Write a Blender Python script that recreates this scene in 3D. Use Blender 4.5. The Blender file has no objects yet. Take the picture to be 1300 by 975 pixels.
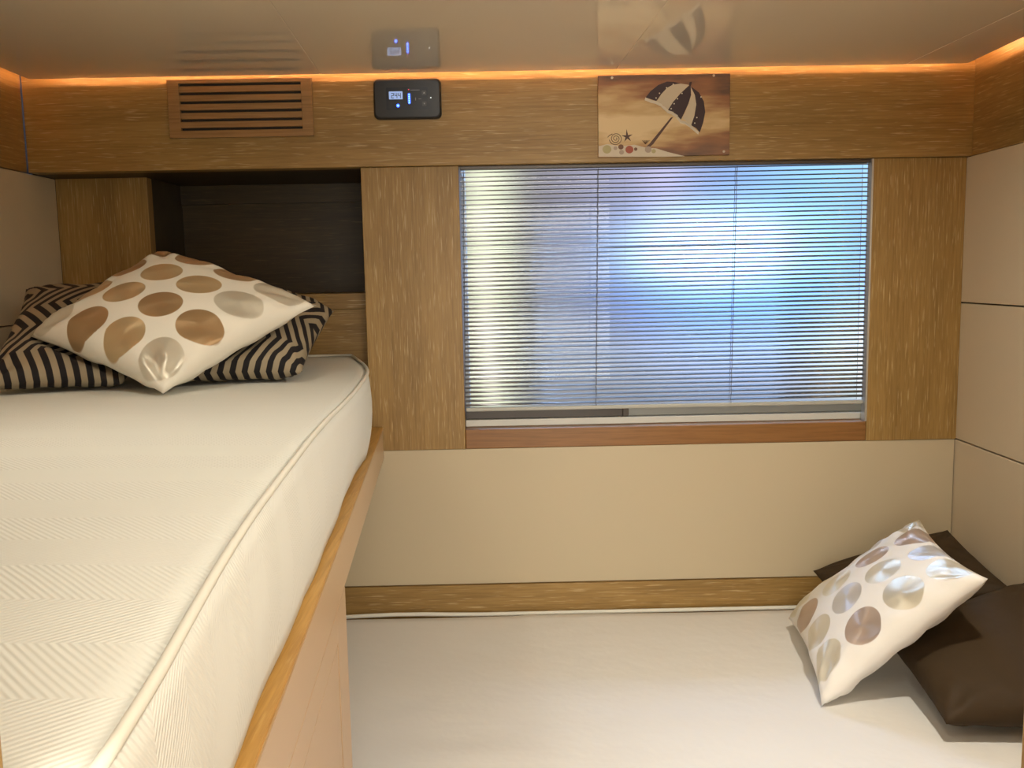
import bpy, bmesh, math, random
from mathutils import Vector, Matrix
random.seed(4)
C = bpy.context.scene.collection
S = bpy.context.scene
Z0 = 1.215            # eye height above the cabin floor; heights below are written relative to the eye and lifted by Z0

# ------------------------------------------------------------------ camera, world, lights, exposure
cam = bpy.data.cameras.new('camera'); cam_o = bpy.data.objects.new('camera', cam); C.objects.link(cam_o)
cam.sensor_width = 36; cam.lens = 1150/1300*36; cam.clip_start = .01
pi_, ya_, ro_ = .11998, .00912, -.01904
fw = Vector((math.sin(ya_)*math.cos(pi_), math.cos(ya_)*math.cos(pi_), -math.sin(pi_)))
rt0 = Vector((math.cos(ya_), -math.sin(ya_), 0)); up0 = rt0.cross(fw)
rt = math.cos(ro_)*rt0+math.sin(ro_)*up0; up = -math.sin(ro_)*rt0+math.cos(ro_)*up0
cam_o.matrix_world = Matrix(((rt.x, up.x, -fw.x, 0), (rt.y, up.y, -fw.y, 0), (rt.z, up.z, -fw.z, Z0), (0, 0, 0, 1)))
S.camera = cam_o
S.view_settings.view_transform = 'Standard'; S.view_settings.look = 'None'
S.view_settings.gamma = 1; S.view_settings.use_curve_mapping = False
S.view_settings.exposure = 0.56
S.cycles.use_denoising = True
S.cycles.max_bounces = 10; S.cycles.diffuse_bounces = 5; S.cycles.glossy_bounces = 5; S.cycles.transparent_max_bounces = 12
S.cycles.sample_clamp_indirect = 6; S.cycles.caustics_reflective = False; S.cycles.caustics_refractive = False

LIGHT_COL = (1.0, .92, .77)
LIGHTS = [(-.52, 1.0, .9), (.14, .45, 1.5), (.62, 1.10, 4.8)]     # ceiling downlights: x, y, watts
LED_STRENGTH = 110
LED_COL = (1.0, .52, .27)
SKY_GAIN = 1.0
# soft fill light added behind the camera to brighten the cabin, no real lamp
sal = bpy.data.lights.new('rear_fill_light', 'AREA'); sal.shape = 'RECTANGLE'; sal.size = 1.5; sal.size_y = 1.0; sal.energy = 27; sal.color = (1.0, .95, .85)
fill_o = bpy.data.objects.new('rear_fill_light', sal); C.objects.link(fill_o); fill_o.location = (0, -.98, Z0-.1); fill_o.rotation_euler = (math.radians(90), 0, 0)

# veiled daylight falling steeply through the blind from the water side
sun = bpy.data.lights.new('daylight', 'SUN'); sun.energy = 9; sun.angle = math.radians(24); sun.color = (.40, .60, 1.0)
sun_o = bpy.data.objects.new('daylight', sun); C.objects.link(sun_o); sun_o.location = (0, 4, 4)
sun_o.rotation_euler = Vector((.18, -.62, -.78)).to_track_quat('-Z', 'Y').to_euler()
def nd(nt, t, **kw):
    n = nt.nodes.new(t)
    for k, v in kw.items(): setattr(n, k, v)
    return n
def mth(nt, op, a, b=None, c=None):
    n = nd(nt, 'ShaderNodeMath', operation=op)
    for i, v in enumerate((a, b, c)):
        if v is None: continue
        if isinstance(v, (int, float)): n.inputs[i].default_value = v
        else: nt.links.new(v, n.inputs[i])
    return n.outputs[0]

w = bpy.data.worlds.new('outdoors'); S.world = w; w.use_nodes = True
nt = w.node_tree; nt.nodes.clear()
tc = nd(nt, 'ShaderNodeTexCoord'); sx = nd(nt, 'ShaderNodeSeparateXYZ'); nt.links.new(tc.outputs['Generated'], sx.inputs[0])
dx, dz = sx.outputs[0], sx.outputs[2]
# the daylit harbour seen through the blind: soft patches of sky, hull and awning colour by direction
BLOBS = [ # x0, sx, z0, sz (None = all heights), colour, gain
    (-.014, .032, None, None, (.58, .61, .40), 1.0),
    (.225, .075, .022, .036, (.75, 1.0, 1.05), 1.7),
    (.255, .12, -.010, .080, (.01, .20, .82), 1.7),
    (.130, .10, .105, .07, (.30, .28, .45), .45),
    (.175, .03, .105, .05, (.55, .38, .45), .35),
    (.350, .09, .120, .15, (.16, .42, .66), .85),
    (.270, .25, -.095, .045, (.40, .43, .45), .75),
    (.390, .06, -.08, .06, (.50, .62, .55), .8),
    (.370, .20, .84, .20, (.36, .58, 1.0), 16.0),
    (.290, .13, .45, .25, (.16, .42, .95), 1.6),
]
acc = None
def vscale(col, f):
    n = nd(nt, 'ShaderNodeVectorMath', operation='SCALE'); n.inputs[0].default_value = col
    nt.links.new(f, n.inputs['Scale']); return n.outputs[0]
base = nd(nt, 'ShaderNodeCombineXYZ')
for i, v in enumerate((.16, .145, .14)): base.inputs[i].default_value = v
acc = base.outputs[0]
for x0, s_x, z0, s_z, col, g in BLOBS:
    q = mth(nt, 'POWER', mth(nt, 'ABSOLUTE', mth(nt, 'DIVIDE', mth(nt, 'SUBTRACT', dx, x0), s_x)), 2)
    if z0 is not None:
        q2 = mth(nt, 'POWER', mth(nt, 'ABSOLUTE', mth(nt, 'DIVIDE', mth(nt, 'SUBTRACT', dz, z0), s_z)), 2)
        q = mth(nt, 'ADD', q, q2)
    e = mth(nt, 'MULTIPLY', mth(nt, 'EXPONENT', mth(nt, 'MULTIPLY', q, -1)), g)
    a = nd(nt, 'ShaderNodeVectorMath', operation='ADD'); nt.links.new(acc, a.inputs[0]); nt.links.new(vscale(col, e), a.inputs[1]); acc = a.outputs[0]
bg = nd(nt, 'ShaderNodeBackground'); bg.inputs[1].default_value = SKY_GAIN
nt.links.new(acc, bg.inputs[0]); ow = nd(nt, 'ShaderNodeOutputWorld'); nt.links.new(bg.outputs[0], ow.inputs[0])

# ------------------------------------------------------------------ materials
def srgb(r, g, b):
    f = lambda c: (c/255/12.92 if c/255 <= .04045 else ((c/255+.055)/1.055)**2.4)
    return (f(r), f(g), f(b))
def mat(name, col, rough=.5, metal=0, coat=0, spec=.5, emit=None, estr=0, sheen=0):
    m = bpy.data.materials.new(name); m.use_nodes = True
    b = m.node_tree.nodes['Principled BSDF']
    b.inputs['Base Color'].default_value = (*col, 1); b.inputs['Roughness'].default_value = rough
    b.inputs['Metallic'].default_value = metal; b.inputs['Coat Weight'].default_value = coat
    b.inputs['Coat Roughness'].default_value = .06
    b.inputs['Specular IOR Level'].default_value = spec
    b.inputs['Sheen Weight'].default_value = sheen
    if emit: b.inputs['Emission Color'].default_value = (*emit, 1); b.inputs['Emission Strength'].default_value = estr
    return m
def bsdf(m): return m.node_tree.nodes['Principled BSDF']
def ramp(nt, fac, stops, interp='LINEAR'):
    r = nd(nt, 'ShaderNodeValToRGB'); r.color_ramp.interpolation = interp
    el = r.color_ramp.elements
    while len(el) < len(stops): el.new(.5)
    for e, (p, c) in zip(el, stops): e.position = p; e.color = (*c, 1)
    nt.links.new(fac, r.inputs[0]); return r.outputs[0]
def bump(m, h, strength, dist):
    nt = m.node_tree; b = nd(nt, 'ShaderNodeBump'); b.inputs['Strength'].default_value = strength; b.inputs['Distance'].default_value = dist
    nt.links.new(h, b.inputs['Height']); nt.links.new(b.outputs[0], bsdf(m).inputs['Normal'])

def oak(name, axis, tones, rough=.45, coat=.0, seed=0):
    """limed oak: long fine pores and pale flecks running along one axis"""
    m = mat(name, tones[1], rough, coat=coat); nt = m.node_tree
    tcn = nd(nt, 'ShaderNodeTexCoord'); 
    def noise(sc_long, sc_cross, detail, off):
        mp = nd(nt, 'ShaderNodeMapping'); sc = [sc_cross]*3; sc[axis] = sc_long
        mp.inputs['Scale'].default_value = sc; mp.inputs['Location'].default_value = (off, off*1.7, seed+off)
        nt.links.new(tcn.outputs['Object'], mp.inputs[0])
        n = nd(nt, 'ShaderNodeTexNoise'); n.inputs['Scale'].default_value = 1; n.inputs['Detail'].default_value = detail; n.inputs['Roughness'].default_value = .6
        nt.links.new(mp.outputs[0], n.inputs['Vector']); return n.outputs[0]
    broad = noise(1.6, 14, 3, 1.3); fine = noise(9, 220, 3, 4.1); fleck = noise(17, 300, 2, 7.7)
    c1 = ramp(nt, broad, [(.3, tones[0]), (.5, tones[1]), (.72, tones[2])])
    mx = nd(nt, 'ShaderNodeMix', data_type='RGBA'); mx.blend_type = 'MULTIPLY'; mx.inputs[0].default_value = .75
    nt.links.new(c1, mx.inputs[6]); nt.links.new(ramp(nt, fine, [(.32, (.72, .68, .6)), (.6, (1.06, 1.06, 1.06))]), mx.inputs[7])
    mx2 = nd(nt, 'ShaderNodeMix', data_type='RGBA'); nt.links.new(ramp(nt, fleck, [(.58, (0, 0, 0)), (.72, (.6, .6, .6))]), mx2.inputs[0])
    nt.links.new(mx.outputs[2], mx2.inputs[6]); mx2.inputs[7].default_value = (*tones[3], 1)
    nt.links.new(mx2.outputs[2], bsdf(m).inputs['Base Color'])
    bump(m, fine, .25, .0006)
    return m
OAK = [(.25, .148, .042), (.31, .188, .056), (.365, .228, .074), (.60, .45, .23)]
oak_h = oak('limed_oak_horizontal', 0, OAK)
oak_v = oak('limed_oak_vertical', 2, OAK, seed=3)
oak_y = oak('limed_oak_fore_and_aft', 1, OAK, seed=5)
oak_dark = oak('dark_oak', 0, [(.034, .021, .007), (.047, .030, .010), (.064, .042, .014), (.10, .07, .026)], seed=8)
oak_red = oak('plain_sill_oak', 0, [(.235, .105, .030), (.25, .115, .033), (.265, .122, .036), (.28, .13, .04)], .4, seed=9)
oak_yellow = oak('golden_oak_edge', 1, [(.46, .25, .06), (.54, .31, .085), (.60, .36, .11), (.64, .42, .16)], .4, seed=11)
oak_grille = oak('vent_wood', 0, [(.30, .165, .06), (.33, .18, .066), (.35, .19, .07), (.38, .21, .08)], .45, seed=13)
def plain(name, col, rough, bscale=0, bstr=0, bdist=.001, coat=0, spec=.5, sheen=0):
    m = mat(name, col, rough, coat=coat, spec=spec, sheen=sheen)
    if bscale:
        nt = m.node_tree; t = nd(nt, 'ShaderNodeTexCoord'); n = nd(nt, 'ShaderNodeTexNoise'); n.inputs['Scale'].default_value = bscale; n.inputs['Detail'].default_value = 4
        nt.links.new(t.outputs['Object'], n.inputs['Vector']); bump(m, n.outputs[0], bstr, bdist)
    return m
beige = plain('beige_wall_panel', (.52, .44, .30), .5, 600, .1, .0003)
beige_side = plain('pale_beige_wall_panel', (.62, .53, .39), .5, 600, .1, .0003)
lacquer = plain('tan_lacquer', (.56, .40, .25), .35)
dark_gap = plain('dark_gap', (.02, .015, .01), .8)
ceil_m = mat('glossy_ceiling_laminate', (.86, .78, .64), .025, spec=.6, coat=.7)
floor_m = oak('floor_teak', 1, [(.16, .09, .04), (.2, .11, .05), (.24, .14, .06), (.3, .19, .09)])
alu = mat('aluminium', (.62, .62, .62), .35, metal=.8)
white_paint = mat('white_frame_paint', (.62, .62, .58), .4)
sash_dark = mat('brown_sash', (.09, .07, .055), .4)
sash_grey = mat('grey_sash', (.42, .42, .38), .4)
black_m = mat('black_plastic', (.012, .012, .014), .35)

def slat_mat():
    m = mat('blind_slat_paint', (.42, .42, .44), .28, metal=.75); return m
slat_m = slat_mat()
glass = bpy.data.materials.new('window_glass'); glass.use_nodes = True
_n = glass.node_tree; _n.nodes.clear()
_o = nd(_n, 'ShaderNodeOutputMaterial'); _t = nd(_n, 'ShaderNodeBsdfTransparent'); _g = nd(_n, 'ShaderNodeBsdfGlossy'); _g.inputs['Roughness'].default_value = .02
_t.inputs[0].default_value = (.95, .97, .97, 1)
_f = nd(_n, 'ShaderNodeFresnel'); _f.inputs[0].default_value = 1.3; _x = nd(_n, 'ShaderNodeMixShader')
_n.links.new(_f.outputs[0], _x.inputs[0]); _n.links.new(_t.outputs[0], _x.inputs[1]); _n.links.new(_g.outputs[0], _x.inputs[2]); _n.links.new(_x.outputs[0], _o.inputs[0])

def zigzag_fabric(name, col, px, py, amp, strength, dist, rough=.85):
    """cotton coverlet with an embossed zigzag weave"""
    m = mat(name, col, rough, spec=.2, sheen=.1); nt = m.node_tree
    t = nd(nt, 'ShaderNodeTexCoord'); s = nd(nt, 'ShaderNodeSeparateXYZ'); nt.links.new(t.outputs['Object'], s.inputs[0])
    X, Y = s.outputs[0], s.outputs[1]
    tri = mth(nt, 'PINGPONG', Y, py)
    ph = mth(nt, 'MULTIPLY', mth(nt, 'ADD', mth(nt, 'SUBTRACT', X, s.outputs[2]), mth(nt, 'MULTIPLY', tri, amp)), 2*math.pi/px)
    wv = mth(nt, 'SINE', ph)
    nz = nd(nt, 'ShaderNodeTexNoise'); nz.inputs['Scale'].default_value = 7; nz.inputs['Detail'].default_value = 3; nt.links.new(t.outputs['Object'], nz.inputs['Vector'])
    h = mth(nt, 'ADD', mth(nt, 'MULTIPLY', wv, .5), mth(nt, 'MULTIPLY', nz.outputs[0], 3))
    bump(m, h, strength, dist); return m
sheet_top = zigzag_fabric('cream_coverlet', (.725, .735, .69), .0058, .06, 1.0, .5, .0008)
sheet_low = plain('white_cotton_cover', (.725, .715, .69), .85, 9, .35, .012, spec=.2, sheen=.1)
piping_m = plain('cream_piping', (.70, .69, .62), .8, spec=.2)

def dots_mat(name, seed, pal, cloth):
    """cream cotton printed with metallic discs whose brushed rings glint round the centre"""
    m = mat(name, cloth, .8, spec=.2); nt = m.node_tree; b = bsdf(m)
    uv = nd(nt, 'ShaderNodeUVMap'); uv.uv_map = 'UVMap'
    sp = nd(nt, 'ShaderNodeSeparateXYZ'); nt.links.new(uv.outputs[0], sp.inputs[0])
    n = 3.75
    gx, gy = mth(nt, 'MULTIPLY', sp.outputs[0], n), mth(nt, 'MULTIPLY', sp.outputs[1], n)
    cx, cy = mth(nt, 'FLOOR', gx), mth(nt, 'FLOOR', gy)
    cmb = nd(nt, 'ShaderNodeCombineXYZ'); nt.links.new(cx, cmb.inputs[0]); nt.links.new(cy, cmb.inputs[1]); cmb.inputs[2].default_value = seed
    wn = nd(nt, 'ShaderNodeTexWhiteNoise', noise_dimensions='3D'); nt.links.new(cmb.outputs[0], wn.inputs['Vector'])
    sc = nd(nt, 'ShaderNodeSeparateColor'); nt.links.new(wn.outputs['Color'], sc.inputs[0])
    jx = mth(nt, 'MULTIPLY', mth(nt, 'SUBTRACT', sc.outputs[0], .5), .07); jy = mth(nt, 'MULTIPLY', mth(nt, 'SUBTRACT', sc.outputs[1], .5), .07)
    fx = mth(nt, 'SUBTRACT', mth(nt, 'SUBTRACT', mth(nt, 'FRACT', gx), .5), jx); fy = mth(nt, 'SUBTRACT', mth(nt, 'SUBTRACT', mth(nt, 'FRACT', gy), .5), jy)
    r = mth(nt, 'SQRT', mth(nt, 'ADD', mth(nt, 'MULTIPLY', fx, fx), mth(nt, 'MULTIPLY', fy, fy)))
    mask = mth(nt, 'MULTIPLY', mth(nt, 'SUBTRACT', .43, r), 60); mask = mth(nt, 'MULTIPLY', nd_clamp(nt, mask), mth(nt, 'MULTIPLY', mth(nt, 'LESS_THAN', sp.outputs[0], 1.5), mth(nt, 'MULTIPLY', mth(nt, 'GREATER_THAN', sp.outputs[0], 0), mth(nt, 'GREATER_THAN', sp.outputs[1], 0))))
    pal = ramp(nt, wn.outputs['Value'], pal, 'CONSTANT')
    mx = nd(nt, 'ShaderNodeMix', data_type='RGBA'); nt.links.new(mask, mx.inputs[0]); mx.inputs[6].default_value = (*cloth, 1); nt.links.new(pal, mx.inputs[7])
    nt.links.new(mx.outputs[2], b.inputs['Base Color'])
    nt.links.new(mth(nt, 'MULTIPLY', mask, .5), b.inputs['Metallic'])
    nt.links.new(mth(nt, 'SUBTRACT', .8, mth(nt, 'MULTIPLY', mask, .38)), b.inputs['Roughness'])
    nt.links.new(mth(nt, 'MULTIPLY', mask, .85), b.inputs['Anisotropic'])
    tg = nd(nt, 'ShaderNodeTangent', direction_type='UV_MAP'); tg.uv_map = 'UVMap'
    ge = nd(nt, 'ShaderNodeNewGeometry')
    bt = nd(nt, 'ShaderNodeVectorMath', operation='CROSS_PRODUCT'); nt.links.new(ge.outputs['Normal'], bt.inputs[0]); nt.links.new(tg.outputs[0], bt.inputs[1])
    s1 = nd(nt, 'ShaderNodeVectorMath', operation='SCALE'); nt.links.new(tg.outputs[0], s1.inputs[0]); nt.links.new(mth(nt, 'MULTIPLY', fy, -1), s1.inputs['Scale'])
    s2 = nd(nt, 'ShaderNodeVectorMath', operation='SCALE'); nt.links.new(bt.outputs[0], s2.inputs[0]); nt.links.new(fx, s2.inputs['Scale'])
    ad = nd(nt, 'ShaderNodeVectorMath', operation='ADD'); nt.links.new(s1.outputs[0], ad.inputs[0]); nt.links.new(s2.outputs[0], ad.inputs[1])
    no = nd(nt, 'ShaderNodeVectorMath', operation='NORMALIZE'); nt.links.new(ad.outputs[0], no.inputs[0]); nt.links.new(no.outputs[0], b.inputs['Tangent'])
    return m
def nd_clamp(nt, v):
    c = nd(nt, 'ShaderNodeClamp'); nt.links.new(v, c.inputs[0]); return c.outputs[0]
dots_upper = dots_mat('disc_print_cotton', 3.0, [(0, (.42, .28, .15)), (.26, (.58, .44, .26)), (.5, (.66, .62, .52)), (.68, (.48, .33, .19)), (.86, (.70, .63, .48))], (.80, .765, .68))
dots_lower = dots_mat('disc_print_cotton_pale', 11.0, [(0, (.56, .45, .37)), (.2, (.78, .74, .62)), (.55, (.68, .67, .66)), (.8, (.76, .71, .58))], (.84, .82, .78))

def chevron_mat():
    m = mat('chevron_print', (.3, .25, .18), .75, spec=.25); nt = m.node_tree
    uv = nd(nt, 'ShaderNodeUVMap'); uv.uv_map = 'UVMap'; sp = nd(nt, 'ShaderNodeSeparateXYZ'); nt.links.new(uv.outputs[0], sp.inputs[0])
    tri = mth(nt, 'PINGPONG', mth(nt, 'ADD', mth(nt, 'MULTIPLY', sp.outputs[1], 3.9), .35), 1)
    s = mth(nt, 'FRACT', mth(nt, 'ADD', mth(nt, 'MULTIPLY', sp.outputs[0], 18.7), mth(nt, 'MULTIPLY', tri, 2.0)))
    tri2 = mth(nt, 'ABSOLUTE', mth(nt, 'SUBTRACT', s, .5))
    f = nd_clamp(nt, mth(nt, 'ADD', mth(nt, 'MULTIPLY', mth(nt, 'SUBTRACT', tri2, .25), 30), .5))
    mx = nd(nt, 'ShaderNodeMix', data_type='RGBA'); nt.links.new(f, mx.inputs[0])
    mx.inputs[6].default_value = (.014, .012, .014, 1); mx.inputs[7].default_value = (.33, .275, .19, 1)
    nt.links.new(mx.outputs[2], bsdf(m).inputs['Base Color']); return m
chev_m = chevron_mat()
brown_m = plain('brown_velvet', (.046, .029, .014), .65, 14, .5, .006, spec=.2)

# ------------------------------------------------------------------ mesh helpers
class MB:
    def __init__(s): s.bm = bmesh.new(); s.uv = None
    def box(s, x0, x1, y0, y1, z0, z1, bev=0, mi=0, fn=None, seg=2):
        """axis box, heights relative to the eye"""
        b = bmesh.new(); r = bmesh.ops.create_cube(b, size=1)
        for v in b.verts:
            v.co = Vector((x0+(v.co.x+.5)*(x1-x0), y0+(v.co.y+.5)*(y1-y0), z0+(v.co.z+.5)*(z1-z0)+Z0))
        if bev: bmesh.ops.bevel(b, geom=b.edges[:], offset=bev, segments=seg, affect='EDGES', profile=.5)
        s.merge(b, mi, fn); return s
    def merge(s, b, mi=0, fn=None, smooth=False):
        for v in b.verts:
            if fn: v.co = fn(v.co)
        for f in b.faces: f.material_index = mi; f.smooth = smooth
        me = bpy.data.meshes.new('t'); b.to_mesh(me); b.free(); s.bm.from_mesh(me); bpy.data.meshes.remove(me)
    def prism(s, pts, y0, y1, mi=0):
        """polygon in x,z (relative heights) extruded from y0 (front) back to y1"""
        b = bmesh.new(); a = [b.verts.new((x, y0, z+Z0)) for x, z in pts]; c = [b.verts.new((x, y1, z+Z0)) for x, z in pts]
        n = len(pts); b.faces.new(a); b.faces.new(c[::-1])
        for i in range(n): b.faces.new((a[i], c[i], c[(i+1) % n], a[(i+1) % n]))
        bmesh.ops.recalc_face_normals(b, faces=b.faces[:]); s.merge(b, mi); return s
    def tube(s, path, r, n=10, mi=0, closed=False):
        """round cord along world points (heights relative)"""
        b = bmesh.new(); P = [Vector((p[0], p[1], p[2]+Z0)) for p in path]; rings = []
        for i, p in enumerate(P):
            if closed: t = P[(i+1) % len(P)]-P[i-1]
            else: t = P[min(i+1, len(P)-1)]-P[max(i-1, 0)]
            t.normalize(); ref = Vector((0, 0, 1)) if abs(t.z) < .9 else Vector((1, 0, 0))
            a = t.cross(ref).normalized(); c = a.cross(t)
            rings.append([b.verts.new(p+r*(math.cos(k/n*2*math.pi)*a+math.sin(k/n*2*math.pi)*c)) for k in range(n)])
        m = len(P)
        for i in range(m if closed else m-1):
            A, B = rings[i], rings[(i+1) % m]
            for k in range(n): b.faces.new((A[k], A[(k+1) % n], B[(k+1) % n], B[k]))
        if not closed: b.faces.new(rings[0][::-1]); b.faces.new(rings[-1])
        bmesh.ops.recalc_face_normals(b, faces=b.faces[:]); s.merge(b, mi, smooth=True); return s
    def disc(s, x, z, r, y0, y1, n=24, mi=0, ry=None):
        return s.prism([(x+r*math.cos(k/n*2*math.pi), z+(ry or r)*math.sin(k/n*2*math.pi)) for k in range(n)], y0, y1, mi)
    def build(s, name, mats, parent=None):
        me = bpy.data.meshes.new(name); s.bm.to_mesh(me); s.bm.free()
        for m in (mats if isinstance(mats, (list, tuple)) else [mats]): me.materials.append(m)
        o = bpy.data.objects.new(name, me); C.objects.link(o)
        if parent is not None:
            off = world_loc(parent)
            me.transform(Matrix.Translation(-off)); o.parent = parent
        return o
def world_loc(o):
    v = Vector(o.location)
    while o.parent: o = o.parent; v += Vector(o.location)
    return v
def tag(o, label, cat, group=None):
    o['label'] = label; o['category'] = cat
    if group: o['group'] = group
    return o
def thing(name, label, cat, loc, group=None):
    o = bpy.data.objects.new(name, None); C.objects.link(o); o.location = (loc[0], loc[1], loc[2]+Z0); o.empty_display_size = .05
    return tag(o, label, cat, group)
def struct(mb, name, mats):
    o = mb.build(name, mats); o['kind'] = 'structure'; return o

# ------------------------------------------------------------------ room shell
CZ = .4255             # ceiling
skew = lambda co: Vector((co.x+.0199*(co.y-2.0), co.y, co.z))   # the right side leans a degree off square
FL = -1.215
m = MB(); m.box(-1.05, 1.06, -1.05, 2.12, FL-.04, FL); struct(m, 'floor', floor_m)

# ceiling: four laminate panels with fine joints, stopping short of the walls so that the cove light can spill
m = MB()
seam = lambda x, y: x-.045*(y-1.99)
edges = [-.982, -.372, .249, .862, .995]
def ceil_panel(a, b, first, last):
    bm = bmesh.new(); g = .0005; y0, y1 = (.25 if last else -1.03), 1.971; vs = []
    for y in (y0, y1):
        xa = a if first else seam(a, y)+g
        xb = (b+.0199*(y-2.0)) if last else seam(b, y)-g
        vs.append((xa, xb, y))
    for z in (CZ, CZ+.006):
        for xa, xb, y in vs: bm.verts.new((xa, y, z+Z0)); bm.verts.new((xb, y, z+Z0))
    v = bm.verts; v.ensure_lookup_table()
    for f in ((0, 1, 3, 2), (4, 6, 7, 5), (0, 4, 5, 1), (2, 3, 7, 6), (0, 2, 6, 4), (1, 5, 7, 3)): bm.faces.new([v[i] for i in f])
    bmesh.ops.recalc_face_normals(bm, faces=bm.faces[:])
    bmesh.ops.bevel(bm, geom=bm.edges[:], offset=.0006, segments=1, affect='EDGES')
    m.merge(bm)
for i in range(4): ceil_panel(edges[i], edges[i+1], i == 0, i == 3)
for x in edges[1:-1]:
    p = [(seam(x, -1.02), -1.02), (seam(x, 1.95), 1.95)]
    bm = bmesh.new(); vs = [bm.verts.new((px+s*.0006, py, z+Z0)) for z in (CZ+.0008, CZ+.0058) for (px, py) in p for s in (-1, 1)]
    for f in ((0, 1, 3, 2), (4, 6, 7, 5), (0, 4, 5, 1), (2, 3, 7, 6), (0, 2, 6, 4), (1, 5, 7, 3)): bm.faces.new([vs[i] for i in f])
    bmesh.ops.recalc_face_normals(bm, faces=bm.faces[:]); m.merge(bm, 1)
struct(m, 'ceiling', [ceil_m, ceil_m])
m = MB(); m.box(-1.06, 1.08, -1.06, 2.02, .53, .56); struct(m, 'ceiling_deckhead', white_paint)

# back wall: oak frieze band, posts, window sill rail, lower beige panel, baseboard, outer hull with the window opening
m = MB(); m.box(-1.008, 1.021, 1.99, 2.03, .236, .525, .0015); struct(m, 'trim_1', oak_h)
m = MB(); m.box(-.300, -.0885, 2.0, 2.335, -.386, .2355, .0012); struct(m, 'trim_2', oak_v)
m = MB(); m.box(.8125, 1.016, 2.0, 2.024, -.386, .2355, .0012); struct(m, 'trim_3', oak_v)
m = MB(); m.box(-.088, .812, 2.001, 2.06, -.386, -.342, .002); struct(m, 'trim_4', oak_red)
m = MB(); m.box(-1.0, 1.0145, 2.003, 2.03, -.700, -.3865, .001); m.box(-1.0, 1.0145, 2.02, 2.04, -1.2, -.69); struct(m, 'wall_back', beige)
m = MB(); m.box(-1.0, 1.0135, 1.997, 2.02, -.800, -.7015, .001); struct(m, 'baseboard_back', oak_h)
# alcove behind the upper berth
m = MB()
m.box(-1.01, -.803, 2.11, 2.14, -.42, .2355, .001)
m.box(-.8025, -.3005, 2.113, 2.14, -.42, -.0715, .001, 1)
struct(m, 'wall_alcove', [oak_v, oak_h])
m = MB(); m.box(-.8025, -.3005, 2.105, 2.335, -.071, -.0355, .001); struct(m, 'trim_5', oak_h)
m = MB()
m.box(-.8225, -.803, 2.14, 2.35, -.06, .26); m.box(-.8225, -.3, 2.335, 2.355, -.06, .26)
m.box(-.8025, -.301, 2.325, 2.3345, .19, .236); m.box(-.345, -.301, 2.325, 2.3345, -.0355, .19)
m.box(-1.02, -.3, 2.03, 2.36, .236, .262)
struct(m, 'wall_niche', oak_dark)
# hull plating outside, around the window opening
m = MB()
m.box(-1.1, -.10, 2.36, 2.40, FL, .6); m.box(.885, 1.16, 2.13, 2.16, FL, .6); m.box(-.10, .885, 2.13, 2.16, FL, -.345); m.box(-.10, .885, 2.13, 2.16, .285, .6)
m.box(-.115, -.089, 2.13, 2.40, FL, .6)
m.box(-.0885, .9, 2.03, 2.16, .275, .285)
struct(m, 'wall_hull', white_paint)
# side walls
m = MB()
for z0, z1 in ((-.0835, .2345), (-.3845, -.0865), (-.80, -.3875), (FL, -.803)): m.box(-1.035, -1.01, -1.05, 2.11, z0, z1, .0012)
m.box(-1.05, -1.03, -1.05, 2.36, FL, .55, 0, 1)
struct(m, 'wall_left', [beige_side, dark_gap])
m = MB(); m.box(-1.035, -1.010, -1.05, 1.99, .2365, .525, .001); struct(m, 'trim_6', oak_y)
m = MB()
for z0, z1 in ((-.0785, .2345), (-.3845, -.0815), (-.80, -.3875), (FL, -.803)): m.box(1.016, 1.04, -1.05, 2.02, z0, z1, .0012, 0, skew)
m.box(1.036, 1.055, -1.05, 2.13, FL, .55, 0, 1, skew)
struct(m, 'wall_right', [beige_side, dark_gap])
m = MB(); m.box(1.021, 1.04, -1.05, 2.0, .2365, .525, .001, 0, skew); struct(m, 'trim_7', oak_y)
m = MB(); m.box(-1.05, 1.06, -1.08, -1.05, FL, .55); struct(m, 'wall_front', beige)
# partition and jambs of the doorway the camera looks through
m = MB(); m.box(-1.009, -.1765, .262, .300, FL, CZ-.001, .002); struct(m, 'door_1_jamb', oak_v)
m = MB(); m.box(.4185, .990, .66, .698, FL, CZ-.001, .002); struct(m, 'door_2_jamb', oak_v)

# cove light strips in the gap above the frieze
led = mat('led_tape', (1, .8, .6), .5, emit=LED_COL, estr=LED_STRENGTH)
def led_strip(name_label, x0, x1, y0, y1, fn=None):
    m = MB(); m.box(x0, x1, y0, y1, CZ+.028, CZ+.032, 0, 0, fn)
    m.box(x0-.002, x1+.002, y0-.002, y1+.002, CZ+.0062, CZ+.028, 0, 1, fn)
    o = m.build('led_strip', [led, white_paint]); tag(o, name_label, 'led strip', 'amber cove lights above the wood frieze')
led_strip('amber cove light strip glowing above the back wall frieze', -.95, .96, 1.938, 1.943)
led_strip('amber cove light strip glowing above the left wall frieze', -.951, -.946, -.9, 1.90)
led_strip('amber cove light strip glowing above the right wall frieze', .957, .962, -.9, 1.90, skew)

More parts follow.
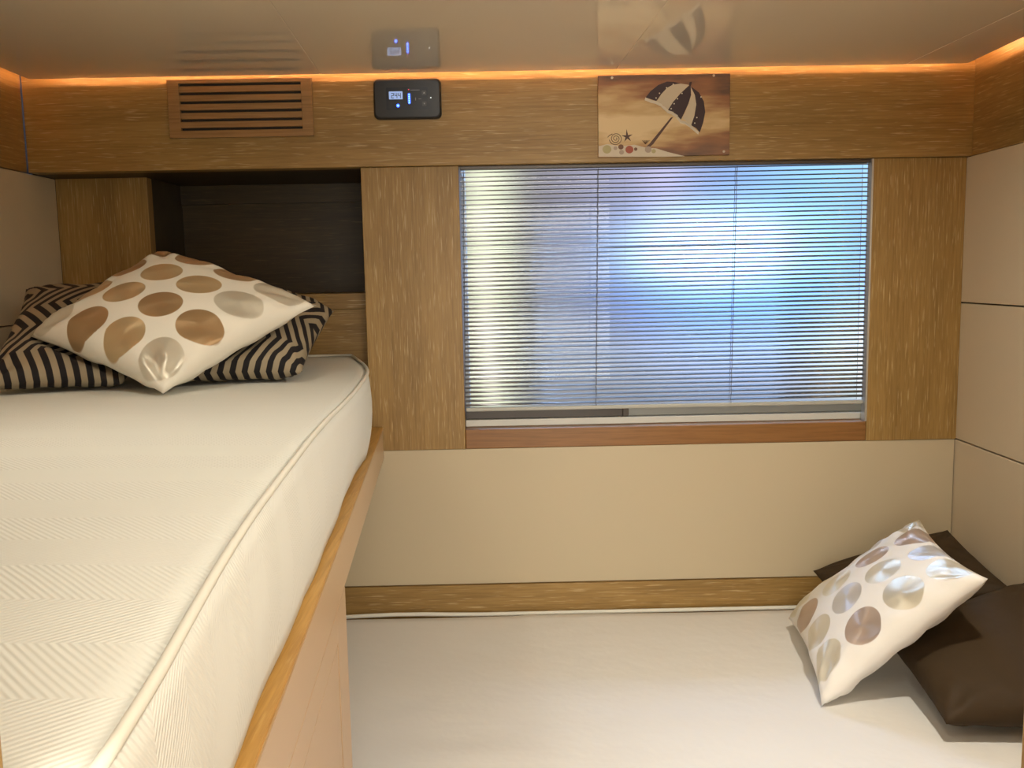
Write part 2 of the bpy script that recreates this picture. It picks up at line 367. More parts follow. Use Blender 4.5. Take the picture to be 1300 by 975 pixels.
# ------------------------------------------------------------------ ceiling downlights
lens_m = mat('frosted_lamp_lens', (1, .95, .85), .4, emit=LIGHT_COL, estr=6)
ring_m = mat('brushed_steel', (.6, .58, .54), .3, metal=.9)
where = ['above the upper berth', 'nearest the doorway', 'above the lower berth']
for i, (lx, ly, wt) in enumerate(LIGHTS):
    t = thing('ceiling_downlight', 'round recessed downlight in the glossy ceiling '+where[i], 'ceiling light', (lx, ly, CZ), 'recessed ceiling downlights')
    for nm, r0, r1, z0, mt in (('bezel', .034, .044, -.006, ring_m), ('lens', 0, .034, -.003, lens_m)):
        b = bmesh.new(); n = 32
        prof = [(r1, 0), (r1, z0), (r0, z0), (r0, 0)] if r0 else [(r1, 0), (r1, z0)]
        rings = [[b.verts.new((lx+r*math.cos(k/n*2*math.pi), ly+r*math.sin(k/n*2*math.pi), CZ+z+Z0)) for k in range(n)] for r, z in prof]
        for A, B in zip(rings, rings[1:]):
            for k in range(n): b.faces.new((A[k], A[(k+1) % n], B[(k+1) % n], B[k]))
        if not r0: b.faces.new(rings[-1])
        bmesh.ops.recalc_face_normals(b, faces=b.faces[:])
        mm = MB(); mm.merge(b); mm.build(nm, mt, t)
    L = bpy.data.lights.new('downlight_beam', 'AREA'); L.shape = 'DISK'; L.size = .07; L.energy = wt; L.color = LIGHT_COL; L.spread = math.radians(165)
    lo = bpy.data.objects.new('downlight_beam', L); C.objects.link(lo); lo.parent = t; lo.location = (0, 0, -.009)

# ------------------------------------------------------------------ window and blind
m = MB()
m.box(-.088, .845, 2.036, 2.13, -.3415, -.3265, .001)            # white lower frame member
m.box(.864, .885, 2.106, 2.13, -.3265, .262); m.box(-.088, .885, 2.106, 2.13, .255, .274)
o = struct(m, 'window_1', white_paint)
m = MB(); m.box(-.0875, .272, 2.050, 2.066, -.3262, -.3035, .001); m.build('sash_frame', sash_dark, o)
m = MB(); m.box(-.0875, .285, 2.100, 2.103, -.326, .25); m.build('pane', glass, o)
m = MB(); m.box(.282, .83, 2.056, 2.072, -.3262, -.305, .001); m.build('sash_frame', sash_grey, o)
m = MB(); m.box(.286, .826, 2.094, 2.097, -.326, .255); m.build('pane', glass, o)
m = MB(); m.box(.270, .284, 2.044, 2.066, -.3262, -.3045, .002); m.build('latch', sash_dark, o)

bt = thing('venetian_blind', 'silver venetian blind lowered over the daylit window with blue glow', 'blind', (.36, 2.02, .22))
m = MB(); m.box(-.086, .808, 2.008, 2.029, .2285, .2355, .001); m.build('headrail', sash_dark, bt)
PITCH = .00985; NS = 53; TILT = math.radians(19); SW = .0125
tw = math.radians(.22)
for k in range(NS):
    zc = .2245-k*PITCH; tilt = TILT; dzc = 0
    
    if k == 40: tilt = math.radians(14)
    b = bmesh.new(); n = 6; rows = []
    twist = (lambda x: math.radians(10+20*min(1, max(0, (x-.2)/.05)))*(1-.35*max(0, x-.3)/.5)) if k == 17 else (lambda x: tilt)   # one slat has slipped and twisted
    for j in range(n+1):
        s = j/n-.5; a = s*SW; crown = .0011*(1-4*s*s)
        # inner (room) edge low, outer edge high; crown lifts along the slat normal
        row = []
        for x in (-.086, .12, .20, .25, .6, .809):
            tt = twist(x); y = 2.019+a*math.cos(tt)-crown*math.sin(tt); z = zc+a*math.sin(tt)+crown*math.cos(tt)
            row.append(b.verts.new((x, y, z+Z0+(x-.36)*tw)))
        rows.append(row)
    for A, B in zip(rows, rows[1:]):
        for i in range(5): b.faces.new((A[i], A[i+1], B[i+1], B[i]))
    bmesh.ops.solidify(b, geom=b.faces[:], thickness=.0002)
    mm = MB(); mm.merge(b, smooth=True); mm.build('slat', slat_m, bt)
m = MB(); m.box(-.086, .809, 2.012, 2.026, -.3035, -.2945, .002); m.build('bottom_rail', sash_grey, bt)
cord_m = mat('grey_cord', (.16, .17, .19), .7)
for x in (-.079, .215, .518):
    m = MB()
    pts = [(x-.0085*(k/60)+.0006*math.sin(k*1.9), 2.0125-.0012, .226-k/60*.521) for k in range(61)]
    m.tube(pts, .0008, 6); m.tube([(p[0], 2.0265, p[2]) for p in pts], .0006, 6); m.build('ladder_cord', cord_m, bt)
m = MB(); m.box(.8085, .8125, 2.0, 2.022, -.341, .235); m.build('side_guide', alu, bt)

# ------------------------------------------------------------------ upper berth
fx = lambda y: -.272-.0673*(y-2.0)       # front plane of the berth
class Slab: pass
def skewbox(m, y0, y1, z0, z1, d0, d1, bev=.001, mi=0, xmin=None):
    """box whose front face follows the berth front: depth d0..d1 behind the front plane (or back to xmin)"""
    b = bmesh.new(); vs = []
    for z in (z0, z1):
        for y in (y0, y1):
            vs.append(b.verts.new(((fx(y)-d1) if xmin is None else xmin, y, z+Z0))); vs.append(b.verts.new((fx(y)-d0, y, z+Z0)))
    for f in ((0, 1, 3, 2), (4, 6, 7, 5), (0, 4, 5, 1), (2, 3, 7, 6), (0, 2, 6, 4), (1, 5, 7, 3)): b.faces.new([vs[i] for i in f])
    bmesh.ops.recalc_face_normals(b, faces=b.faces[:])
    if bev: bmesh.ops.bevel(b, geom=b.edges[:], offset=bev, segments=2, affect='EDGES')
    m.merge(b, mi); return m
bk = thing('upper_berth', 'raised berth frame on the left with golden oak lip and tan cabinet below', 'bunk bed', (-.6, 1.1, FL))
m = MB(); skewbox(m, .303, 1.998, -.392, -.3325, .026, None, .001, 0, -1.008); m.build('platform', lacquer, bk)
m = MB(); skewbox(m, .303, 1.998, -.4045, -.3370, 0, .0255, .0015); m.build('side_rail', lacquer, bk)
m = MB(); skewbox(m, .303, 1.998, -.3368, -.3315, -.0005, .026, .001); m.build('edge_trim', oak_yellow, bk)
m = MB()
skewbox(m, 1.067, 1.160, FL+.001, -.405, 0, .02, .0004); skewbox(m, .303, 1.067, -.4432, -.405, 0, .02, .0004); skewbox(m, .303, 1.066, FL+.001, -1.13, 0, .02); skewbox(m, .303, .345, -1.13, -.4435, 0, .02)
skewbox(m, .305, 1.158, FL+.001, -.405, .021, None, 0, 1, -1.006)
m.build('cabinet', [lacquer, dark_gap], bk)
m = MB(); skewbox(m, .348, 1.0632, -1.127, -.4466, 0.0008, .0195, .0004); m.build('door', lacquer, bk)

# mattress: straight outer edge, rounded far corner, domed top, side cloth hanging to a wavy hem
PIPE = [(.30, -.146), (.38, -.158), (.63, -.190), (1.07, -.222), (1.4, -.232), (1.635, -.249)]
def pipex(y):
    for (a, xa), (c, xc) in zip(PIPE, PIPE[1:]):
        if y <= c: return xa+(xc-xa)*(y-a)/(c-a)
    return PIPE[-1][1]
def outline():
    pts = []
    n = 40
    for i in range(n): y = .305+i/n*1.33; pts.append((sum(pipex(min(1.635, max(.3, y+d))) for d in (-.1, -.05, 0, .05, .1))/5, y))
    B = [(pipex(1.635), 1.635), (fx(1.80)+.000, 1.80), (-.318, 1.97), (-.352, 2.108)]
    for i in range(13):
        t = i/12; a, b, c, d = (1-t)**3, 3*t*(1-t)**2, 3*t*t*(1-t), t**3
        pts.append((a*B[0][0]+b*B[1][0]+c*B[2][0]+d*B[3][0], a*B[0][1]+b*B[1][1]+c*B[2][1]+d*B[3][1]))
    return pts
mt = thing('upper_mattress', 'cream quilted mattress with piped edge on the raised left berth', 'mattress', (-.6, 1.1, -.34))
OP = outline()
b = bmesh.new()
NX = 30; grid = []
TOP = -.181
def dome(s, y): return .004*(1-(2*s-1)**4)*min(1, (2.11-y)/.1)
for (ox, oy) in OP:
    row = []
    for j in range(NX+1):
        s = j/NX; x = -1.004+s*(ox+1.004)
        wr = .0012*math.sin(x*23+oy*9)*math.sin(oy*17-x*5)
        row.append(b.verts.new((x, oy, TOP+dome(s, oy)+wr*(s < .97)+Z0)))
    grid.append(row)
side = []
for i, (ox, oy) in enumerate(OP):
    nx = (.998, .067) if i < 40 else None
    if i >= 40:
        a = OP[max(i-1, 0)]; c = OP[min(i+1, len(OP)-1)]; d = math.hypot(c[0]-a[0], c[1]-a[1]); nx = ((c[1]-a[1])/d, -(c[0]-a[0])/d)
    hem = -.3295+.010*math.sin(oy*5.1+1.0)**2*(1 if oy > .9 else .4)
    if oy > 1.62: hem += .0
    col = []
    for q in range(1, 9):
        t = q/8; bul = .011*math.sin(t*math.pi*.85)+(((fx(oy)-.017)-ox)*t if i < 40 else -.012*t)+.0014*math.sin(oy*24+t*4)*t*math.sin(oy*7)
        if i > 44: bul *= max(0.0, 1-(i-44)/6)
        col.append(b.verts.new((ox+nx[0]*bul, min(oy+nx[1]*bul, 2.108), TOP+(hem-TOP)*t+Z0)))
    side.append(col)
for i in range(len(OP)-1):
    for j in range(NX): b.faces.new((grid[i][j], grid[i][j+1], grid[i+1][j+1], grid[i+1][j]))
    A = [grid[i][NX]]+side[i]; B = [grid[i+1][NX]]+side[i+1]
    for q in range(8): b.faces.new((A[q], A[q+1], B[q+1], B[q]))
# underside and ends so the mattress is a closed body
und = []
for i, (ox, oy) in enumerate(OP):
    l0 = b.verts.new((-1.004, oy, -.3308+Z0)); r0 = b.verts.new((min(ox-.03, fx(oy)-.032), oy, -.3308+Z0)); und.append((l0, r0))
for i in range(len(OP)-1):
    b.faces.new((und[i][0], und[i][1], und[i+1][1], und[i+1][0])); b.faces.new((side[i][-1], und[i][1], und[i+1][1], side[i+1][-1])); b.faces.new((grid[i][0], und[i][0], und[i+1][0], grid[i+1][0]))
for i in (0, len(OP)-1): b.faces.new([*grid[i], *side[i], und[i][1], und[i][0]])
bmesh.ops.recalc_face_normals(b, faces=b.faces[:])
mm = MB(); mm.merge(b, smooth=True); mm.build('cover', sheet_top, mt)
m = MB(); m.tube([(x-.001, min(y, 2.103), TOP+.0025) for x, y in OP]+[(-.45, 2.104, TOP+.002), (-.7, 2.104, TOP+.002), (-1.0, 2.104, TOP+.002)], .0032, 10); m.build('piping', piping_m, mt)

# ------------------------------------------------------------------ lower berth
lb = thing('lower_berth', 'low berth base running under the window along the back wall', 'bed', (.3, 1.6, FL))
m = MB(); m.box(-.99, .985, 1.19, 1.994, -.945, -.915, .002); m.build('platform', lacquer, lb)
m = MB(); m.box(-.2, .985, 1.19, 1.215, FL+.001, -.946, .002); m.box(-.99, .985, 1.22, 1.99, FL+.001, -.947); m.build('front_panel', lacquer, lb)
lm = thing('lower_mattress', 'white cotton covered mattress on the low berth under the window', 'mattress', (.2, 1.6, -.914))
b = bmesh.new(); x0, x1, y0, y1, zb, zt = -.985, .995, 1.188, 1.990, -.913, -.765
nx_, ny_ = 90, 36
def topz(x, y):
    e = min(x-x0, x1-x, y-y0, y1-y)
    r = .02; z = zt
    if e < r: z -= r-math.sqrt(max(0, r*r-(r-e)**2))
    z += .0016*math.sin(x*8.3+y*5)*math.sin(y*9.1-x*3)
    z += .0022*math.exp(-((x-.050-.03*(y-1.95)*-1*.5)/.006)**2)      # pressed fold across the cover
    z += .003*math.exp(-((y-1.38+.12*(x+.1))/.03)**2)*math.exp(-((x+.05)/.16)**2)
    return z
g = [[b.verts.new((x0+(x1-x0)*i/nx_, y0+(y1-y0)*j/ny_, topz(x0+(x1-x0)*i/nx_, y0+(y1-y0)*j/ny_)+Z0)) for i in range(nx_+1)] for j in range(ny_+1)]
for j in range(ny_):
    for i in range(nx_): b.faces.new((g[j][i], g[j][i+1], g[j+1][i+1], g[j+1][i]))
per = [g[0][i] for i in range(nx_+1)]+[g[j][nx_] for j in range(1, ny_+1)]+[g[ny_][i] for i in range(nx_-1, -1, -1)]+[g[j][0] for j in range(ny_-1, 0, -1)]
low = [b.verts.new((v.co.x, v.co.y, zb+Z0)) for v in per]
for i in range(len(per)): k = (i+1) % len(per); b.faces.new((per[i], low[i], low[k], per[k]))
b.faces.new(low)
bmesh.ops.recalc_face_normals(b, faces=b.faces[:])
mm = MB(); mm.merge(b, smooth=True); mm.build('cover', sheet_low, lm)
m = MB(); m.tube([(-.97+1.95*k/30, 1.984, -.7655+(.004*math.sin(k*.7) if 8 < k < 14 else 0)) for k in range(31)], .0048, 8); m.build('piping', piping_m, lm)

# ------------------------------------------------------------------ pillows
def pillow(name, label, cat, A, B, Cc, D, front, back, mt, group=None, seed=0, pinch=.07, N=48, wr=.0025, crush=None, back_uv=0, print_scale=0, margin=(0, 0)):
    """square cushion with corners A,B,C,D (seam line), thickness front/back either side, drawn-in sides and eared corners"""
    A, B, Cc, D = (Vector((*p[:2], p[2]+Z0)) for p in (A, B, Cc, D))
    cen = (A+B+Cc+D)/4
    nrm = (D-A).cross(B-A)+(B-Cc).cross(D-Cc); nrm.normalize()
    if nrm.dot(Vector((0, 0, Z0))-cen) < 0: nrm.negate()
    su = (D-A).length/print_scale if print_scale else 1; sv = (B-A).length/print_scale if print_scale else 1
    rnd = random.Random(seed); ph = [rnd.uniform(0, 6.28) for _ in range(6)]
    b = bmesh.new(); uvl = b.loops.layers.uv.new('UVMap')
    def pt(i, j, sgn):
        u, v = i/N, j/N; a, c = 2*u-1, 2*v-1
        uu = .5+.5*a*(1-pinch*(1-c*c)); vv = .5+.5*c*(1-pinch*(1-a*a))
        p = A*(1-uu)*(1-vv)+D*uu*(1-vv)+B*(1-uu)*vv+Cc*uu*vv
        prof = max(0, (1-a*a)*(1-c*c))**.42
        h = (front if sgn > 0 else -back)*prof
        edge = max(abs(a), abs(c)); ew = math.exp(-((edge-.86)/.12)**2)
        h += sgn*wr*ew*prof**.3*(math.sin(13*u+ph[0])*math.sin(17*v+ph[1])+.7*math.sin(29*(u+v)+ph[2]))
        for ca, cc in ((0, 0), (0, 1), (1, 0), (1, 1)):          # pleats gathered into the corners
            du, dv = abs(u-ca), abs(v-cc); rr = math.hypot(du, dv)
            h += sgn*1.1*wr*math.exp(-((rr-.16)/.09)**2)*math.sin(9*math.atan2(dv, du)+ph[(ca*2+cc) % 6])*min(1, prof*3)
        h += sgn*.6*wr*prof*math.sin(7*u+5*v+ph[3])
        q = p+nrm*h
        if crush is not None: q = crush(q)
        return q
    vf = {}; vb = {}
    for i in range(N+1):
        for j in range(N+1):
            vf[i, j] = b.verts.new(pt(i, j, 1))
            vb[i, j] = vf[i, j] if i in (0, N) or j in (0, N) else b.verts.new(pt(i, j, -1))
    for V_, flip in ((vf, 0), (vb, 1)):
        for i in range(N):
            for j in range(N):
                ids = [(i, j), (i+1, j), (i+1, j+1), (i, j+1)]
                if flip: ids = ids[::-1]
                f = b.faces.new([V_[q] for q in ids]); f.smooth = True
                for l, q in zip(f.loops, ids): l[uvl].uv = (q[0]/N*su-margin[0]+(back_uv if flip else 0), q[1]/N*sv-margin[1])
    bmesh.ops.recalc_face_normals(b, faces=b.faces[:])
    me = bpy.data.meshes.new(name); b.to_mesh(me); b.free(); me.materials.append(mt)
    o = bpy.data.objects.new(name, me); C.objects.link(o)
    piv = Vector((cen.x, cen.y, min(v.co.z for v in me.vertices))); me.transform(Matrix.Translation(-piv)); o.location = piv
    return tag(o, label, cat, group)
G1 = 'throw pillows on the upper berth'; G2 = 'throw pillows on the lower berth'
TOPP = [Vector((x, y, z+Z0)) for x, y, z in ((-.523, 1.385, -.171), (-.800, 1.540, -.088), (-.648, 1.76, .054), (-.333, 1.635, -.048))]
def pressed(q):
    """the two lower pillows give way under the one lying on them"""
    A, B, _, D = TOPP; e1, e2 = D-A, B-A; n = e1.cross(e2).normalized()
    if n.z < 0: n.negate()
    d = q-A; g11, g22, g12 = e1.dot(e1), e2.dot(e2), e1.dot(e2); p, r = d.dot(e1), d.dot(e2); det = g11*g22-g12*g12
    u, v = (p*g22-r*g12)/det, (r*g11-p*g12)/det; a, c = 2*u-1, 2*v-1
    if abs(a) < 1.04 and abs(c) < 1.04:
        lim = -.044*max(0, (1-a*a)*(1-c*c))**.42-.003
        if d.dot(n) > lim: q = q-n*(d.dot(n)-lim)
    q.z = max(q.z, -.176+Z0); return q
flo = lambda zmin: (lambda q: Vector((q.x, q.y, max(q.z, zmin+Z0))))
pillow('throw_pillow', 'black and tan chevron pillow leaning against the left wall on the upper berth', 'pillow',
       (-.825, 1.43, -.160), (-.945, 1.82, -.010), (-.66, 1.96, -.010), (-.62, 1.47, -.164), .045, .045, chev_m, G1, 1, crush=pressed, print_scale=.38)
pillow('throw_pillow', 'black and tan chevron pillow right of the disc print one, beside the wooden post', 'pillow',
       (-.345, 1.545, -.158), (-.340, 1.84, -.066), (-.57, 1.93, .004), (-.58, 1.49, -.160), .05, .05, chev_m, G1, 2, crush=pressed, print_scale=.38)
pillow('throw_pillow', 'cream pillow with gold and silver discs lying on top of two chevron pillows', 'pillow',
       (-.523, 1.385, -.171), (-.800, 1.540, -.088), (-.648, 1.76, .054), (-.333, 1.635, -.048), .062, .04, dots_upper, G1, 3, pinch=.06, crush=flo(-.174), back_uv=4, margin=(-.015, .0), wr=.0045)
pillow('throw_pillow', 'dark brown pillow tucked behind the disc print pillow in the corner of the lower berth', 'pillow',
       (.70, 1.78, -.725), (.668, 1.91, -.655), (.982, 1.955, -.583), (1.0, 1.72, -.640), .03, .035, brown_m, G2, 4, pinch=.03, crush=flo(-.764))
pillow('throw_pillow', 'dark brown velvet pillow lying in front against the right wall of the lower berth', 'pillow',
       (.700, 1.372, -.730), (.715, 1.66, -.700), (.990, 1.66, -.600), (.985, 1.340, -.728), .055, .04, brown_m, G2, 5, pinch=.04, crush=flo(-.764))
pillow('throw_pillow', 'cream disc print pillow propped on the dark brown pillows of the lower berth', 'pillow',
       (.545, 1.501, -.760), (.597, 1.851, -.738), (.854, 1.815, -.519), (.800, 1.451, -.518), .055, .05, dots_lower, G2, 6, pinch=.085, crush=flo(-.764), back_uv=4, margin=(.0, .02), wr=.0045)

# ------------------------------------------------------------------ air vent
vt = thing('air_vent', 'brown slotted air vent grille in the oak frieze above the upper berth', 'vent', (-.545, 1.99, .36))
m = MB()
vx0, vx1, vz0, vz1 = -.6985, -.3935, .3015, .4215
zs = [.4105-.01825*k for k in range(6)]; sh = .0029
m.box(vx0, -.6735, 1.980, 1.9895, vz0, vz1, .001); m.box(-.4165, vx1, 1.980, 1.9895, vz0, vz1, .001)
m.box(-.674, -.416, 1.980, 1.9895, zs[0]+sh, vz1, .0005); m.box(-.674, -.416, 1.980, 1.9895, vz0, zs[-1]-sh, .0005)
m.build('frame', oak_grille, vt)
for k in range(5):
    m = MB(); m.box(-.6735, -.4165, 1.9805, 1.9893, zs[k+1]+sh, zs[k]-sh, .0005); m.build('louvre', oak_grille, vt)
m = MB(); m.box(-.676, -.414, 1.9886, 1.9897, zs[-1]-.004, zs[0]+.004); m.build('backing', dark_gap, vt)

# ------------------------------------------------------------------ climate control panel
tp = thing('climate_control_panel', 'black climate control panel with lit display and blue bar on the oak frieze', 'control panel', (-.192, 1.99, .374))
def rrect(x0, x1, z0, z1, r, n=6, bow=0):
    pts = []
    for cx, cz, a0 in ((x1-r, z1-r, 0), (x0+r, z1-r, 90), (x0+r, z0+r, 180), (x1-r, z0+r, 270)):
        for k in range(n+1):
            a = math.radians(a0+90*k/n); x = cx+r*math.cos(a); z = cz+r*math.sin(a); pts.append((x, z))
    return [(x+bow*(1-((z-(z0+z1)/2)/((z1-z0)/2))**2)*(1 if x > (x0+x1)/2 else -1), z) for x, z in pts]
b = bmesh.new(); rings = []
for y, ins in ((1.9895, 0), (1.981, 0), (1.9775, .0015), (1.976, .004)):
    rings.append([b.verts.new((x, y, z+Z0)) for x, z in rrect(-.2625+ins, -.1215-ins, .3325+ins, .4155-ins, .010, bow=.0025)])
for A, B in zip(rings, rings[1:]):
    for k in range(len(A)): b.faces.new((A[k], A[(k+1) % len(A)], B[(k+1) % len(A)], B[k]))
b.faces.new(rings[0]); b.faces.new(rings[-1][::-1]); bmesh.ops.recalc_face_normals(b, faces=b.faces[:])
mm = MB(); mm.merge(b); mm.build('bezel', black_m, tp)
# face layout: reading of the panel face, u 0..1 across, v 0..1 down
px = lambda u: -.2625+.141*u
pz = lambda v: .4155-.083*v
fy = 1.976
m = MB(); m.prism(rrect(px(.185), px(.81), pz(.775), pz(.225), .002), fy-.0004, fy); scr = m.build('screen', mat('screen_glass', (.03, .035, .045), .25), tp)
m = MB(); m.prism(rrect(px(.228), px(.432), pz(.515), pz(.32), .0012), fy-.0008, fy-.0004)
lcd = m.build('display', mat('lcd_backlight', (.2, .25, .35), .4, emit=(.34, .48, .85), estr=.5), scr)
segm = mat('lcd_digit', (.01, .012, .03), .5)
SEG = {'2': 'abged', '4': 'fgbc'}
def digit(m, ch, x, z, w_, h, t):
    y0, y1 = fy-.0010, fy-.0008
    R = {'a': (0, w_, h-t, h), 'd': (0, w_, 0, t), 'g': (0, w_, h/2-t/2, h/2+t/2), 'b': (w_-t, w_, h/2, h), 'c': (w_-t, w_, 0, h/2), 'f': (0, t, h/2, h), 'e': (0, t, 0, h/2)}
    for s in SEG[ch]:
        a, c, d, e = R[s]; m.box(x+a, x+c, y0, y1, z+d, z+e)
m = MB()
for k, ch in enumerate('244'): digit(m, ch, px(.262)+k*.0073, pz(.487), .0055, .0105, .0013)
m.build('digits', segm, lcd)
blue = mat('blue_led', (.05, .1, .4), .4, emit=(.02, .09, 1.0), estr=2.6); bluew = mat('blue_led_core', (.3, .4, .8), .4, emit=(.16, .42, 1.0), estr=1.8)
m = MB(); m.prism(rrect(px(.513), px(.548), pz(.635), pz(.37), .0022), fy-.0009, fy-.0004); bb = m.build('light_bar', blue, scr)
m = MB()
for q in range(5): m.disc(px(.530), pz(.405+.05*q), .0015, fy-.0013, fy-.0009, 12)
m.build('led', bluew, bb)
m = MB(); m.disc(px(.359), pz(.672), .0036, fy-.0008, fy-.0004, 20); d1 = m.build('indicator', blue, scr)
m = MB(); m.disc(px(.359), pz(.672), .0022, fy-.0012, fy-.0008, 16); m.build('led', bluew, d1)
grey_print = mat('grey_print', (.28, .29, .31), .5); redp = mat('red_led', (.3, .02, .03), .4, emit=(1, .12, .2), estr=.6)
m = MB(); m.disc(px(.525), pz(.28), .0012, fy-.0007, fy-.0004, 12); m.build('indicator', redp, scr)
m = MB(); m.box(px(.55), px(.69), fy-.0006, fy-.0004, pz(.300), pz(.287)); m.box(px(.67), px(.71), fy-.0006, fy-.0004, pz(.52), pz(.508)); m.box(px(.62), px(.63), fy-.0006, fy-.0004, pz(.55), pz(.48)); m.build('printed_marks', grey_print, scr)
for v, sgn in ((.365, 1), (.637, -1)):
    cx, cz = px(.755), pz(v)
    m = MB(); m.prism(rrect(cx-.0048, cx+.0048, cz-.0048, cz+.0048, .0015), fy-.0010, fy-.0004); bn = m.build('button', mat('button_grey', (.07, .075, .085), .4), scr)
    m = MB(); m.prism([(cx-.0018, cz-.0013*sgn), (cx+.0018, cz-.0013*sgn), (cx, cz+.0016*sgn)], fy-.0013, fy-.0010); m.build('arrow', mat('white_print', (.7, .7, .7), .5), bn)
m = MB(); m.disc(px(.853), pz(.488), .0012, fy-.0005, fy, 12); m.build('indicator', mat('white_led', (.8, .8, .8), .4, emit=(.9, .95, 1), estr=1.2), tp)

# ------------------------------------------------------------------ beach umbrella plaque
pq = thing('umbrella_plaque', 'painted plaque of a striped beach umbrella on sand above the blind', 'wall plaque', (.353, 1.985, .33))
bx0, bx1, bz0, bz1 = .2125, .4935, .2465, .4155
paint = mat('plaque_paint', (.5, .33, .16), .5); nt = paint.node_tree
t_ = nd(nt, 'ShaderNodeTexCoord'); mp = nd(nt, 'ShaderNodeMapping'); mp.inputs['Scale'].default_value = (7, 7, 34); nt.links.new(t_.outputs['Object'], mp.inputs[0])
nz = nd(nt, 'ShaderNodeTexNoise'); nz.inputs['Scale'].default_value = 1; nz.inputs['Detail'].default_value = 4; nt.links.new(mp.outputs[0], nz.inputs['Vector'])
sg = nd(nt, 'ShaderNodeSeparateXYZ'); nt.links.new(t_.outputs['Generated'], sg.inputs[0])
# painted sunset: pale in the middle left, rust at the top, umber at the lower right
mid = mth(nt, 'SUBTRACT', 1.0, mth(nt, 'MULTIPLY', mth(nt, 'ABSOLUTE', mth(nt, 'SUBTRACT', sg.outputs[2], .42)), 1.5))
fac = mth(nt, 'ADD', mth(nt, 'MULTIPLY', mid, .62), mth(nt, 'MULTIPLY', mth(nt, 'SUBTRACT', nz.outputs[0], .5), .9))
fac = mth(nt, 'SUBTRACT', fac, mth(nt, 'MULTIPLY', mth(nt, 'MULTIPLY', sg.outputs[0], sg.outputs[0]), .22))
nt.links.new(ramp(nt, fac, [(.0, (.12, .065, .04)), (.2, (.29, .13, .055)), (.38, (.52, .34, .15)), (.56, (.70, .53, .29))]), bsdf(paint).inputs['Base Color'])
m = MB(); m.box(bx0, bx1, 1.981, 1.9895, bz0, bz1, .0008); m.build('board', paint, pq)
U = lambda x, y: (bx0+(x-125)/1082*(bx1-bx0), bz0+(778+(-.022*(x-125))-y)/655*(bz1-bz0))
y_f = 1.981
dk = mat('umbrella_plum', (.035, .014, .016), .5); iv = mat('umbrella_ivory', (.56, .47, .33), .5); wh = mat('trim_white', (.68, .60, .47), .5); pole_m = mat('pole_brown', (.085, .035, .02), .5)
m = MB()
def poly(pts, mi, lift=.0005): m.prism([U(*p) for p in pts], y_f-lift, y_f, mi)
poly([(515, 295), (555, 245), (620, 195), (690, 168), (745, 170), (800, 182), (740, 192), (690, 218), (640, 272), (602, 324)], 0)
poly([(872, 194), (800, 184), (740, 192), (690, 218), (640, 272), (606, 326), (650, 347), (697, 396), (740, 330), (800, 262)], 1)
poly([(876, 196), (800, 262), (740, 330), (697, 396), (745, 415), (805, 472), (830, 420), (865, 345), (887, 275), (884, 210)], 0)
poly([(884, 208), (887, 275), (866, 345), (818, 458), (860, 492), (889, 517), (915, 440), (930, 350), (918, 275)], 1)
poly([(882, 204), (918, 275), (930, 350), (915, 440), (889, 517), (930, 540), (960, 575), (988, 495), (1004, 410), (992, 325), (952, 255)], 0)
poly([(868, 196), (874, 172), (893, 168), (890, 185), (884, 205)], 0, .0007)
for x, y in ((628, 262), (600, 300), (685, 218), (740, 190), (812, 262), (775, 305), (748, 345), (724, 385), (935, 455), (918, 500), (968, 290)):
    a = U(x, y); m.disc(a[0], a[1], .0014, y_f-.0008, y_f, 10, 2)
tr = [(515, 298), (560, 318), (605, 328), (650, 352), (697, 398), (740, 414), (775, 440), (803, 480), (850, 492), (890, 520), (950, 572)]
for p, q in zip(tr, tr[1:]):
    poly([(p[0]-3, p[1]-2), (q[0]+3, q[1]-2), (q[0]-2, q[1]+20), (p[0]-8, p[1]+20)], 2, .0009)
m.build('painted_canopy', [dk, iv, wh], pq)
m = MB(); poly([(722, 455), (742, 450), (575, 672), (548, 694), (520, 690), (545, 668)], 0, .0006); m.build('painted_pole', pole_m, pq)
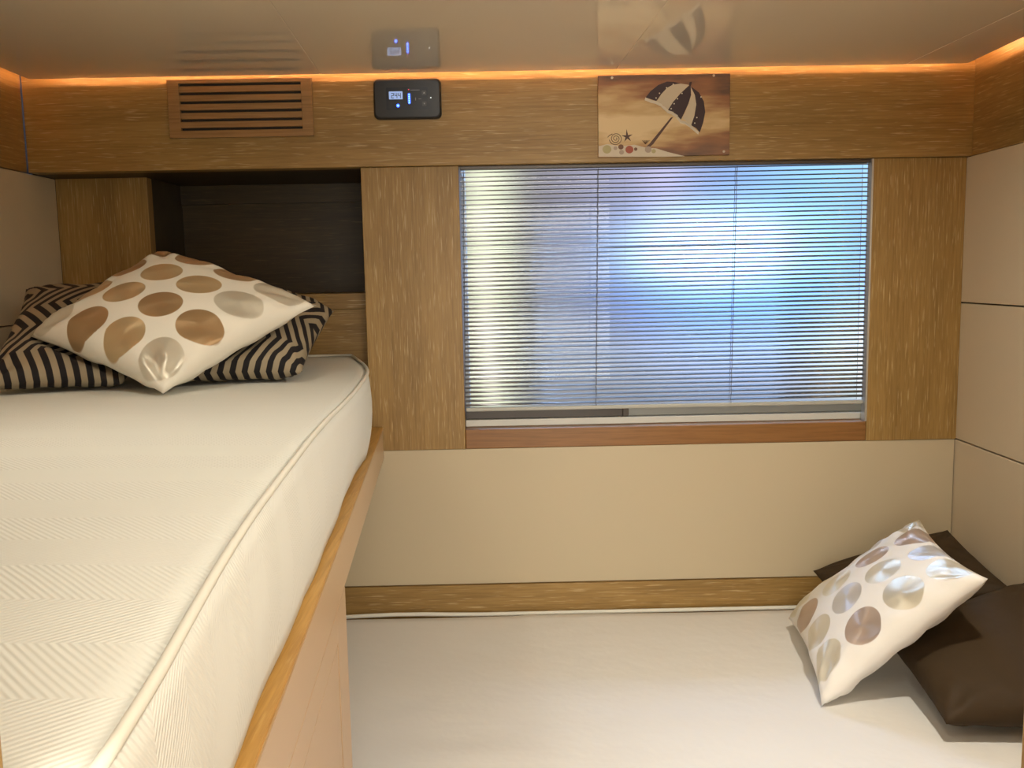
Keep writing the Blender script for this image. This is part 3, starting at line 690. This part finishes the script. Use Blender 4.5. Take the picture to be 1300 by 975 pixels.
sand_m = mat('painted_sand', (.60, .52, .40), .6)
m = MB(); poly([(126, 690), (200, 672), (300, 690), (420, 676), (520, 700), (600, 705), (700, 735), (840, 768), (700, 772), (400, 774), (126, 776)], 0, .0004)
for x, y, r, k in ((195, 715, 36, 1), (380, 716, 33, 2), (315, 738, 20, 3), (265, 705, 16, 3), (432, 712, 14, 4), (535, 715, 28, 3), (580, 728, 18, 1), (310, 695, 22, 4)):
    a = U(x, y); m.disc(a[0], a[1], r/1082*.281, y_f-.0007, y_f, 16, k, ry=r/1082*.281*.95)
m.build('painted_sand', [sand_m, mat('pebble_olive', (.42, .36, .18), .6), mat('pebble_red', (.36, .09, .05), .6), mat('pebble_grey', (.40, .31, .24), .6), mat('pebble_brown', (.18, .09, .05), .6)], pq)
m = MB()
a = U(268, 628); R_ = .0135
m.tube([(a[0]+(R_*(1-k/52))*math.cos(k*.36+3.3)*1.05, y_f-.0005, a[1]+(R_*(1-k/52))*math.sin(k*.36+3.3)) for k in range(48)], .0007, 6)
a2 = U(202, 618); a3 = U(240, 590); m.tube([(a2[0], y_f-.0005, a2[1]), ((a2[0]+a3[0])/2-.002, y_f-.0005, (a2[1]+a3[1])/2), (a3[0], y_f-.0005, a3[1])], .0008, 6)
m.build('painted_seashell', pole_m, pq)
m = MB()
for k in range(6):
    p = U(485+k*12, 640); q = U(512, 672); m.tube([(p[0], y_f-.0004, p[1]), (q[0], y_f-.0004, q[1])], .0005, 5)
m.build('painted_scallop', pole_m, pq)
m = MB(); st = []
cx, cy = 362, 612
for k in range(10):
    an = math.radians(-95+36*k); r = (62 if k in (0,) else 48) if k % 2 == 0 else 15
    st.append((cx+r*math.cos(an), cy+r*math.sin(an)))
poly(st, 0, .0007); m.build('painted_starfish', pole_m, pq)
sc_m = mat('screw_cap', (.45, .38, .28), .35, metal=.4)
for x, y in ((240, 140), (1072, 118), (1160, 728)):
    a = U(x, y); m = MB(); m.disc(a[0], a[1], .0026, y_f-.0012, y_f, 14); m.build('screw', sc_m, pq)
